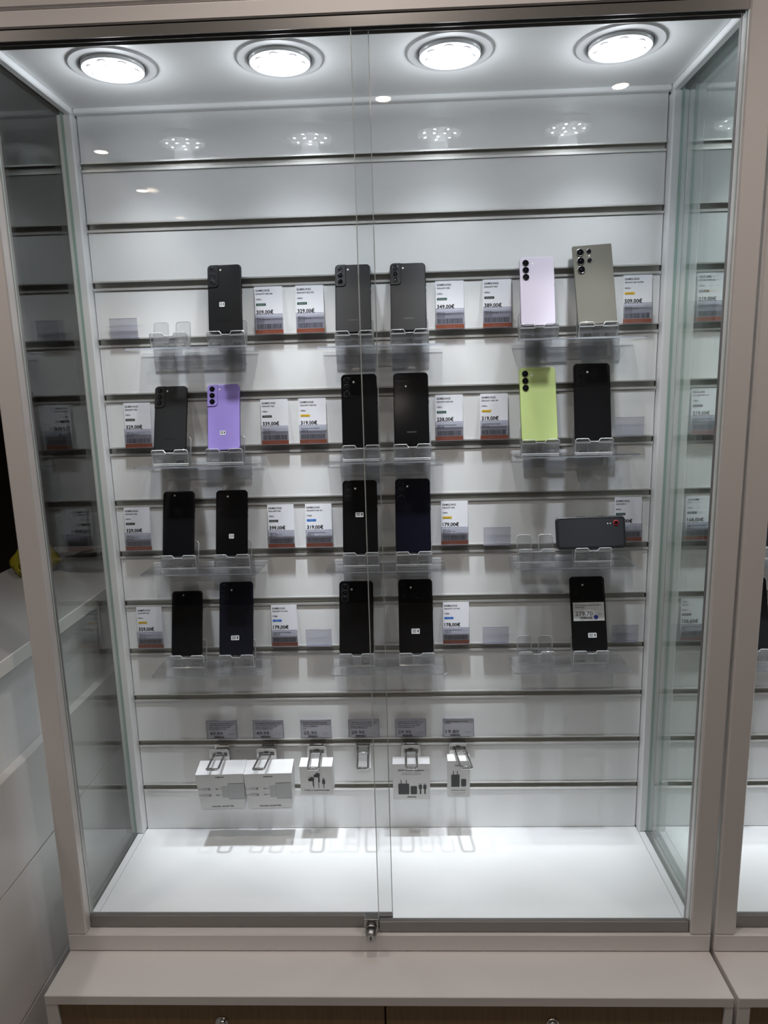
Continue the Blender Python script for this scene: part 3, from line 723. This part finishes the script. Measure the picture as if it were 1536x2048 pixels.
CARDS = [
 ('A', -.2236, 3, '309,00€', 'SAMSUNG', 'GALAXY S22 5G', '128Go', 'green', 'white 309,00€ price card right of the matt black top row phone', None),
 ('B', -.1358, 3, '329,00€', 'SAMSUNG', 'GALAXY S22 5G', '128Go', 'green', 'white 329,00€ price card left of the top row grey phones', None),
 ('C', .1603, 3, '349,00€', 'SAMSUNG', 'GALAXY S22', '128Go', 'green', 'white 349,00€ price card right of the top row grey phones', None),
 ('D', .2596, 3, '389,00€', 'SAMSUNG', 'GALAXY S23', '128Go', 'black', 'white 389,00€ price card left of the lavender phone', None),
 ('E', .5516, 3, '509,00€', 'SAMSUNG', 'GALAXY S24 ULTRA', '256Go', 'yellow', 'white 509,00€ price card right of the titanium grey phone', None),
 ('F', -.5280, 5, '329,00€', 'SAMSUNG', 'GALAXY S22', '128Go', 'black', 'white 329,00€ price card at the left of the second row', None),
 ('G', -.2243, 5, '339,00€', 'SAMSUNG', 'GALAXY S22', '128Go', 'black', 'white 339,00€ price card right of the bright purple phone', None),
 ('H', -.1405, 5, '319,00€', 'SAMSUNG', 'GALAXY A54 5G', '128Go', 'yellow', 'white 319,00€ price card with yellow badge left of second row middle phones', SM2),
 ('I', .1570, 5, '238,00€', 'SAMSUNG', 'GALAXY A53 5G', '128Go', 'green', 'white 238,00€ price card right of the silver wordmark phone', SM2),
 ('J', .2541, 5, '319,00€', 'SAMSUNG', 'GALAXY A54 5G', '128Go', 'yellow', 'white 319,00€ price card with yellow badge left of the lime phone', SM2),
 ('K', -.5500, 7, '329,00€', 'SAMSUNG', 'GALAXY S22', '128Go', 'black', 'white 329,00€ price card at the left of the third row', None),
 ('L', -.2230, 7, '399,00€', 'SAMSUNG', 'GALAXY S23', '128Go', 'black', 'white 399,00€ price card on the third row', None),
 ('M', -.1374, 7, '319,00€', 'SAMSUNG', 'GALAXY A36 5G', '128gb', 'blue', 'white 319,00€ price card with blue badge on the third row', SM2),
 ('N', .1670, 7, '179,00€', 'SAMSUNG', 'GALAXY A23', '128Go', 'yellow', 'white 179,00€ price card with yellow badge right of the navy phone', None),
 ('O', .5502, 7, '169,00€', 'SAMSUNG', 'XCOVER 5', '64Go', 'green', 'white price card partly hidden behind the sideways phone', None),
 ('P', -.5436, 9, '329,00€', 'SAMSUNG', 'GALAXY S22', '128Go', 'yellow', 'white 329,00€ price card with yellow badge at left of the bottom row', None),
 ('Q', -.2280, 9, '179,00€', 'SAMSUNG', 'GALAXY A16 4G', '128gb', 'blue', 'white 179,00€ price card with blue badge on the bottom row', SM2),
 ('R', .1687, 9, '178,00€', 'SAMSUNG', 'GALAXY A17 4G', '128gb', 'blue', 'white 178,00€ price card with blue badge on the bottom row', SM2),
 ('S', .7042, 3, '219,00€', 'REALME', 'GT MASTER 5G', '128Go', 'black', 'white 219,00€ price card highest behind the right side glass', SM2),
 ('T', .7050, 5, '219,00€', 'REALME', 'GT MASTER 5G', '128Go', 'black', 'white 219,00€ price card second highest behind the right side glass', SM2),
 ('U', .7060, 7, '164,00€', 'XIAOMI', '13T', '128Go', 'black', 'white 164,00€ price card behind the right side glass', SM2),
 ('V', .7074, 9, '138,60€', 'TCL', '20 5G', '128Go', 'black', 'white 138,60€ price card behind the right side glass', SM2)]
for i, (k, cx, n, price, brand, model, cap, cond, label, small) in enumerate(CARDS):
    card(k, cx, zn(n) + .0145 + {3: 0, 5: 0, 7: .0025, 9: .0030}[n], price, brand, model, cap, cond, label, small, i + 3)
for cx, n, d in ((-.5372, 3, 'left of the top row'), (.5442, 5, 'right of the second row'), (.2606, 7, 'on the third row beside the empty stand'), (-.1487, 9, 'bottom row, right of the 179,00€ card'), (.2587, 9, 'bottom row, right of the 178,00€ card'), (.5520, 9, 'bottom row, right of the 279.70 phone')):
    put('hold', HOLD0, (cx, 0, zn(n) + .0150 + (.003 if n == 9 else 0)), 'empty grey ticket pocket ' + d, 'ticket pocket', 'clear ticket pockets')

# ------------------------------------------------------------------ peg hooks, their labels and the boxes
HX = (-.3955, -.2820, -.1668, -.0552, .0590, .1735); HDX = (.0015, -.006, .003, .004, .001, .010)
HD = ('leftmost peg hook, carrying a travel adapter box', 'second peg hook from left, carrying a travel adapter box', 'peg hook carrying the earphone box', 'empty peg hook with shiny back plate', 'peg hook carrying the 25W adapter box', 'rightmost peg hook, carrying the narrow adapter box')
ZH = -.583
for i, x in enumerate(HX):
    t = tag(empty('peg_hook', (x, 0, ZH)), 'chrome double prong ' + HD[i], 'hook', 'chrome double prong hooks')
    g = MB(); g.bbox(-.0175, .0175, -.0062, -.0040, -.056, .0045, .0006)
    g.bbox(-.0175, .0175, -.0095, -.0040, .0040, .0062, .0006); g.bbox(-.0175, .0175, -.0062, -.0044, .0050, .0102, .0005); g.bbox(-.0175, .0175, -.0062, .0050, .0088, .0102, .0004)
    g.build('back_plate', M_CHROME, t)
    d = HDX[i]; w = .0125; yl = -.104
    path = [(-w, -.006, 0), (-w + d * .5, yl * .5, 0), (-w + d, yl + .006, .0), (-w + d + .002, yl, .002), (w + d - .002, yl, .002), (w + d, yl + .006, 0), (w + d * .5, yl * .5, 0), (w, -.006, 0)]
    MB().tube(path, .0026, 10).build('prong', M_CHROME, t)
    MB().tube([(-w + d * .25, -.030, -.0005), (w + d * .25, -.030, -.0005)], .0018, 8).build('cross_bar', M_CHROME, t)
    MB().tube([(-w + d - .001, yl + .003, .0025), (d * .99, yl - .001, .0055), (w + d + .001, yl + .003, .0025)], .0022, 8).build('end_cap', M_CHROME, t)

TX45 = ['Adaptateur secteur USB-C avec', 'cable ORIGINAL USB-C/Type C', 'charge rapide Samsung 45W', 'EP-T4510XBEGEU blanc']
TX25 = ['Adaptateur secteur USB-C avec', 'cable ORIGINAL USB-C/Type C', 'charge rapide Samsung 25W', 'EP-T2510XBEGEU noir']
TXE = ['Kit pieton ORIGINAL Samsung', 'AKG intraauriculaire (USB-C/Type', 'C) EO-IC100BBEGEU', 'noir']
TXS = ['SAMSUNG Chargeur 15W USB-C', '(Noir)']
LBL = [(-.3922, 49, '49.99', TX45, 'above the leftmost hook'), (-.2800, 49, '49.99', TX45, 'above the second hook from left'), (-.1660, 25, '25.90', TXE, 'above the earphone box'), (-.0519, 29, '29.90', TX25, 'above the empty hook'), (.0592, 29, '29.90', TX25, 'above the 25W adapter box'), (.1722, 19, '19.80', TXS, 'above the narrow adapter box')]
for i, (x, _, pr, lines, d) in enumerate(LBL):
    t = tag(empty('hook_label', (x, -.0085, -.5555)), f'grey {pr} price label {d}', 'price label', 'small price labels above the hooks')
    w, h = .0715, .0450
    MB().box(-w / 2, w / 2, 0, .0008, 0, h).build('label_sheet', P('label_grey_paper', (.46, .46, .52), .4), t)
    g = MB().box(-w / 2 - .0008, w / 2 + .0008, -.0016, .0020, h - .0002, h + .0014); g.box(-w / 2 - .0012, -w / 2, -.0016, .002, 0, h); g.box(w / 2, w / 2 + .0012, -.0016, .002, 0, h)
    g.build('label_sleeve', sheet('clear_sleeve_edge', (.7, .7, .74), .15, solid=.3, solid_col=(.7, .7, .75)), t)
    g = MB(); y = -.0003
    for k, s_ in enumerate(lines): text(g, s_, -w / 2 + .005, h - .0080 - .0048 * k, .0026, y, min(.0021 * len(s_), w - .008), 0, .015)
    text(g, pr, -w / 2 + .006, .0085, .0078, y, .0310, 0, .004)
    barcode(g, -w / 2 + .016, -w / 2 + .040, .0005, .0055, y, 22, i + 40, 0)
    text(g, 'EUR', w / 2 - .018, .0090, .0035, y, .0120, 1, .0)
    g.build('printed_text', [M_INK, M_BGREY2], t)

def hang_box(label, cx, w, h, d, yb, zt, tilt, draw, tabw=.046, rz=0, taper=1.0, tabx=0.0):
    """carton hanging by a tab; origin at the top back edge"""
    t = tag(empty('accessory_box', (cx, yb, zt)), label, 'box', 'white accessory boxes on hooks')
    t.rotation_euler = (Matrix.Rotation(radians(rz), 4, 'Z') @ Matrix.Rotation(radians(tilt), 4, 'X')).to_euler()
    wb = w * taper / 2
    vs = [(-w / 2, -d, 0), (w / 2, -d, 0), (w / 2, 0, 0), (-w / 2, 0, 0), (-wb, -d, -h), (wb, -d, -h), (wb, 0, -h), (-wb, 0, -h)]
    MB().add(vs, [(0, 1, 2, 3), (7, 6, 5, 4), (4, 5, 1, 0), (5, 6, 2, 1), (6, 7, 3, 2), (7, 4, 0, 3)]).build('carton', M_BOXW, t)
    # tab with euro slot: frame of four pieces round a hole
    tw, th = tabw, .030
    o = MB(); sl, sr, s0, s1 = -.0185, .0185, .0110, .0215
    outer = rrect(tw, th * 2, .006, 6, 0, 0); outer = [p for p in outer if p[1] > 0]
    outer = sorted([p for p in outer], key=lambda p: -p[0])
    o.box(-tw / 2, sl, 0, .0006, 0, s1); o.box(sr, tw / 2, 0, .0006, 0, s1); o.box(sl, sr, 0, .0006, 0, s0)
    top = [(-tw / 2, s1), (tw / 2, s1)] + [(p[0], p[1]) for p in outer if p[1] > s1]
    o.prism(top, 0, .0006)
    o.prism(rrect(.012, .006, .0028, 4, 0, s1 - .0005), .0, .0006, 1)
    o.v = [(x + tabx, y, z) for x, y, z in o.v]
    o.build('hang_tab', [M_BOXW, M_SEAM], t)
    g = MB(); draw(g, -w * (taper + (1 - taper) * .3) / 2, -h, w * (taper + (1 - taper) * .3), h, -d - .0004)
    g.build('front_print', [M_INK, M_BGREY, M_BGREY2, M_DGREY, M_BOXW], t)
    return t

def d_travel(g, x0, z0, w, h, y):
    cx = x0 + w / 2
    text(g, 'SAMSUNG', cx, z0 + h * .905, .0030, y, .021, 0, .03, 'c')
    # adapter on the right, plug pins, cables coming in from the left
    g.quad(x0 + w * .66, x0 + w, y, z0 + h * .30, z0 + h * .74, 1); g.quad(x0 + w * .52, x0 + w * .66, y, z0 + h * .35, z0 + h * .66, 1)
    g.quad(x0 + w * .66, x0 + w * .665, y - .0001, z0 + h * .30, z0 + h * .74, 2); g.quad(x0 + w * .66, x0 + w, y - .0001, z0 + h * .30, z0 + h * .312, 2); g.quad(x0 + w * .66, x0 + w, y - .0001, z0 + h * .728, z0 + h * .74, 2)
    for v in (.42, .59):
        g.quad(x0 + w * .40, x0 + w * .52, y, z0 + h * (v - .008), z0 + h * (v + .008), 1); g.quad(x0 + w * .38, x0 + w * .44, y - .0001, z0 + h * (v - .014), z0 + h * (v + .014), 2)
        g.quad(x0, x0 + w * .09, y, z0 + h * (v - .015), z0 + h * (v + .015), 1); g.quad(x0 + w * .09, x0 + w * .22, y, z0 + h * (v - .035), z0 + h * (v + .035), 1); g.quad(x0 + w * .22, x0 + w * .27, y, z0 + h * (v - .03), z0 + h * (v + .03), 2)
    text(g, 'TRAVEL ADAPTER', cx, z0 + h * .085, .0038, y, .052, 0, .02, 'c')
    text(g, 'Super Fast Charging (Max 45W) USB Type-C to Type-C Cable included', cx, z0 + h * .025, .0013, y, w * .84, 0, 0, 'c')

def ear(g, cx, cz, s, y, mir=1):
    g.prism(rrect(.0105 * s, .0120 * s, .005 * s, 5, cx, cz), y - .0001, y, 3); g.prism(rrect(.0075 * s, .0075 * s, .0036 * s, 5, cx - mir * .0055 * s, cz - .002 * s), y - .0001, y, 3)
    g.quad(cx + mir * .001 * s, cx + mir * .0042 * s, y, cz - .019 * s, cz, 3)
def d_ear(g, x0, z0, w, h, y):
    cx = x0 + w / 2
    text(g, 'SAMSUNG', cx, z0 + h * .875, .0030, y, .020, 0, .03, 'c')
    ear(g, cx - .010, z0 + h * .56, 1.0, y); ear(g, cx + .0035, z0 + h * .70, 1.05, y, 1)
    g.quad(cx + .0045, cx + .0060, y, z0 + h * .24, z0 + h * .6, 3)
    g.prism(rrect(.0066, .0130, .002, 3, cx + .0170, z0 + h * .46), y - .0001, y, 3); g.quad(cx + .0148, cx + .0192, y, z0 + h * .55, z0 + h * .60, 2); g.quad(cx + .0160, cx + .0180, y, z0 + h * .24, z0 + h * .38, 3)
    g.quad(cx - .0075, cx - .0060, y, z0 + h * .24, z0 + h * .45, 3)
    text(g, 'TYPE-C EARPHONES', cx, z0 + h * .135, .0040, y, w * .78, 0, .01, 'c')
    text(g, 'Sound by AKG Tuned by harman audio experts', cx, z0 + h * .055, .0014, y, w * .62, 0, 0, 'c')
def plug(g, x, z, w, h, y):
    g.prism(rrect(w, h, .0015, 3, x, z), y - .0001, y, 3)
    for s in (-.24, .24): g.quad(x + w * s - .0009, x + w * s + .0009, y, z + h / 2, z + h / 2 + .0105, 3)
def d_25(g, x0, z0, w, h, y):
    cx = x0 + w / 2
    text(g, '25W Power Adapter', cx, z0 + h * .805, .0046, y, w * .70, 0, .015, 'c')
    text(g, 'Compact charger + USB-C cable', cx, z0 + h * .745, .0018, y, w * .52, 0, 0, 'c'); text(g, 'with Super Fast Charging 25W', cx, z0 + h * .705, .0018, y, w * .54, 0, 0, 'c')
    plug(g, x0 + w * .29, z0 + h * .30, .0255, .0290, y)
    g.prism(rrect(.0150, .0225, .003, 4, x0 + w * .56, z0 + h * .265), y - .0001, y, 3)
    for u in (.74, .86):
        g.prism(rrect(.0076, .0115, .0015, 3, x0 + w * u, z0 + h * .355), y - .0001, y, 3); g.quad(x0 + w * u - .0018, x0 + w * u + .0018, y, z0 + h * .155, z0 + h * .31, 3); g.quad(x0 + w * u - .0025, x0 + w * u + .0025, y, z0 + h * .415, z0 + h * .45, 2)
    text(g, 'SAMSUNG', cx, z0 + h * .06, .0030, y, .021, 0, .03, 'c')
def d_15(g, x0, z0, w, h, y):
    cx = x0 + w / 2
    text(g, 'SAMSUNG', cx, z0 + h * .86, .0028, y, .018, 0, .03, 'c')
    plug(g, x0 + w * .35, z0 + h * .46, .0195, .0330, y)
    g.prism(rrect(.0120, .0205, .003, 4, x0 + w * .72, z0 + h * .405), y - .0001, y, 3)
    text(g, '15W Power Adapter', cx, z0 + h * .185, .0026, y, w * .66, 0, .02, 'c')
    text(g, 'Fast charging', cx, z0 + h * .115, .0020, y, w * .60, 2, 0, 'c'); text(g, 'USB-C port', cx, z0 + h * .065, .0020, y, w * .40, 2, 0, 'c')

hang_box('large white travel adapter box, the left of the two', -.3862, .111, .101, .050, -.033, -.5985, 8, d_travel, taper=.93, rz=2, tabx=-.0085)
hang_box('large white travel adapter box, the right of the two', -.2740, .111, .101, .050, -.033, -.5975, 8, d_travel, taper=.93, rz=2, tabx=-.0085)
hang_box('small white earphone box with picture of dark earbuds', -.1640, .0765, .078, .034, -.026, -.5975, 6, d_ear)
hang_box('white 25W power adapter box with dark plug picture', .0588, .0868, .097, .028, -.026, -.5975, 5, d_25)
hang_box('narrow white power adapter box, rightmost on the hooks', .1695, .0520, .099, .026, -.026, -.5920, 5, d_15, tabw=.040)

# ------------------------------------------------------------------ things on the side counter
def blob(cx, cy, cz, sx, sy, sz, seed, name, mat, amp=.25, seg=28, rings=18):
    r = random.Random(seed); ph_ = [(r.uniform(1, 5), r.uniform(1, 5), r.uniform(0, 6), r.uniform(.3, 1)) for _ in range(7)]
    L = []
    for j in range(1, rings):
        th = pi * j / rings; l = []
        for i in range(seg):
            a = 2 * pi * i / seg; k = 1 + amp * sum(w * sin(p * a * 1.0 // 1 * 1 + round(p) * a + q * th + f) for p, q, f, w in ph_) / 5
            l.append((sx * k * sin(th) * cos(a), sy * k * sin(th) * sin(a), max(-sz * .55, sz * k * cos(th))))
        L.append(l)
    g = MB().loops(L, 0, True, True); return g
t = tag(empty('plastic_bag', (-.975, .305, -.218)), 'crumpled yellow plastic bag lying on the side counter', 'bag')
b = MB()
def fold(mb, pts, seed, amp):
    r = random.Random(seed); NX, NY = 34, 22
    P1 = [(r.uniform(3, 14), r.uniform(3, 14), r.uniform(0, 6)) for _ in range(9)]
    L = []
    for i in range(NX + 1):
        u = i / NX; prof = sin(pi * min(1, max(0, u))) ** .85; l = []
        for j in range(NY):
            a = 2 * pi * j / NY; k = 1 + amp * sum(abs(sin(p * u + q * a / 2 + f)) - .5 for p, q, f in P1) / 4
            l.append((-.070 + .145 * u, .060 * prof * k * cos(a), max(.001, .030 + .040 * prof * k * sin(a) * (.8 + .4 * sin(3 * u)))))
        L.append(l)
    return mb.loops(L, 0, True, True)
fold(b, None, 5, .38); b.build('bag_film', M_YEL, t)
L = []
ring = MB()
for k in range(5):
    rr = .034 - .0055 * k
    ring.tube([(.010 + rr * .75 * cos(a), -.068 - .004 * k, .034 + rr * sin(a)) for a in [2 * pi * i / 22 for i in range(22)]], .0022, 6, closed=True)
ring.build('rolled_end', M_YEL, t)

t = tag(empty('handheld_tool', (-.815, .315, -.218)), 'dark grey tool with curved stalk lying on the side counter', 'tool')
g = MB(); L = []
for i in range(25):
    u = i / 24; w = .050 * sin(pi * min(1, .12 + u * .86)) ** .6; hh = .028 * (1 - .75 * u) * sin(pi * (.15 + .8 * u)) ** .4
    L.append([(-.075 + .165 * u, w * cos(a), max(.0006, hh * .9 + hh * sin(a))) for a in [2 * pi * k / 18 for k in range(18)]])
g.loops(L, 0).build('body', M_DARKT, t)
MB().tube([(.02, .0, .035), (.055, .0, .06), (.075, 0, .10), (.08, 0, .15), (.085, 0, .185), (.12, 0, .19)], .009, 12).build('stalk', M_BLACK, t)
MB().tube([(-.055, -.01, .03), (-.02, -.01, .045), (.01, -.005, .048), (.035, 0, .052), (.05, .0, .045)], .010, 10).build('handle', M_BLACK, t)
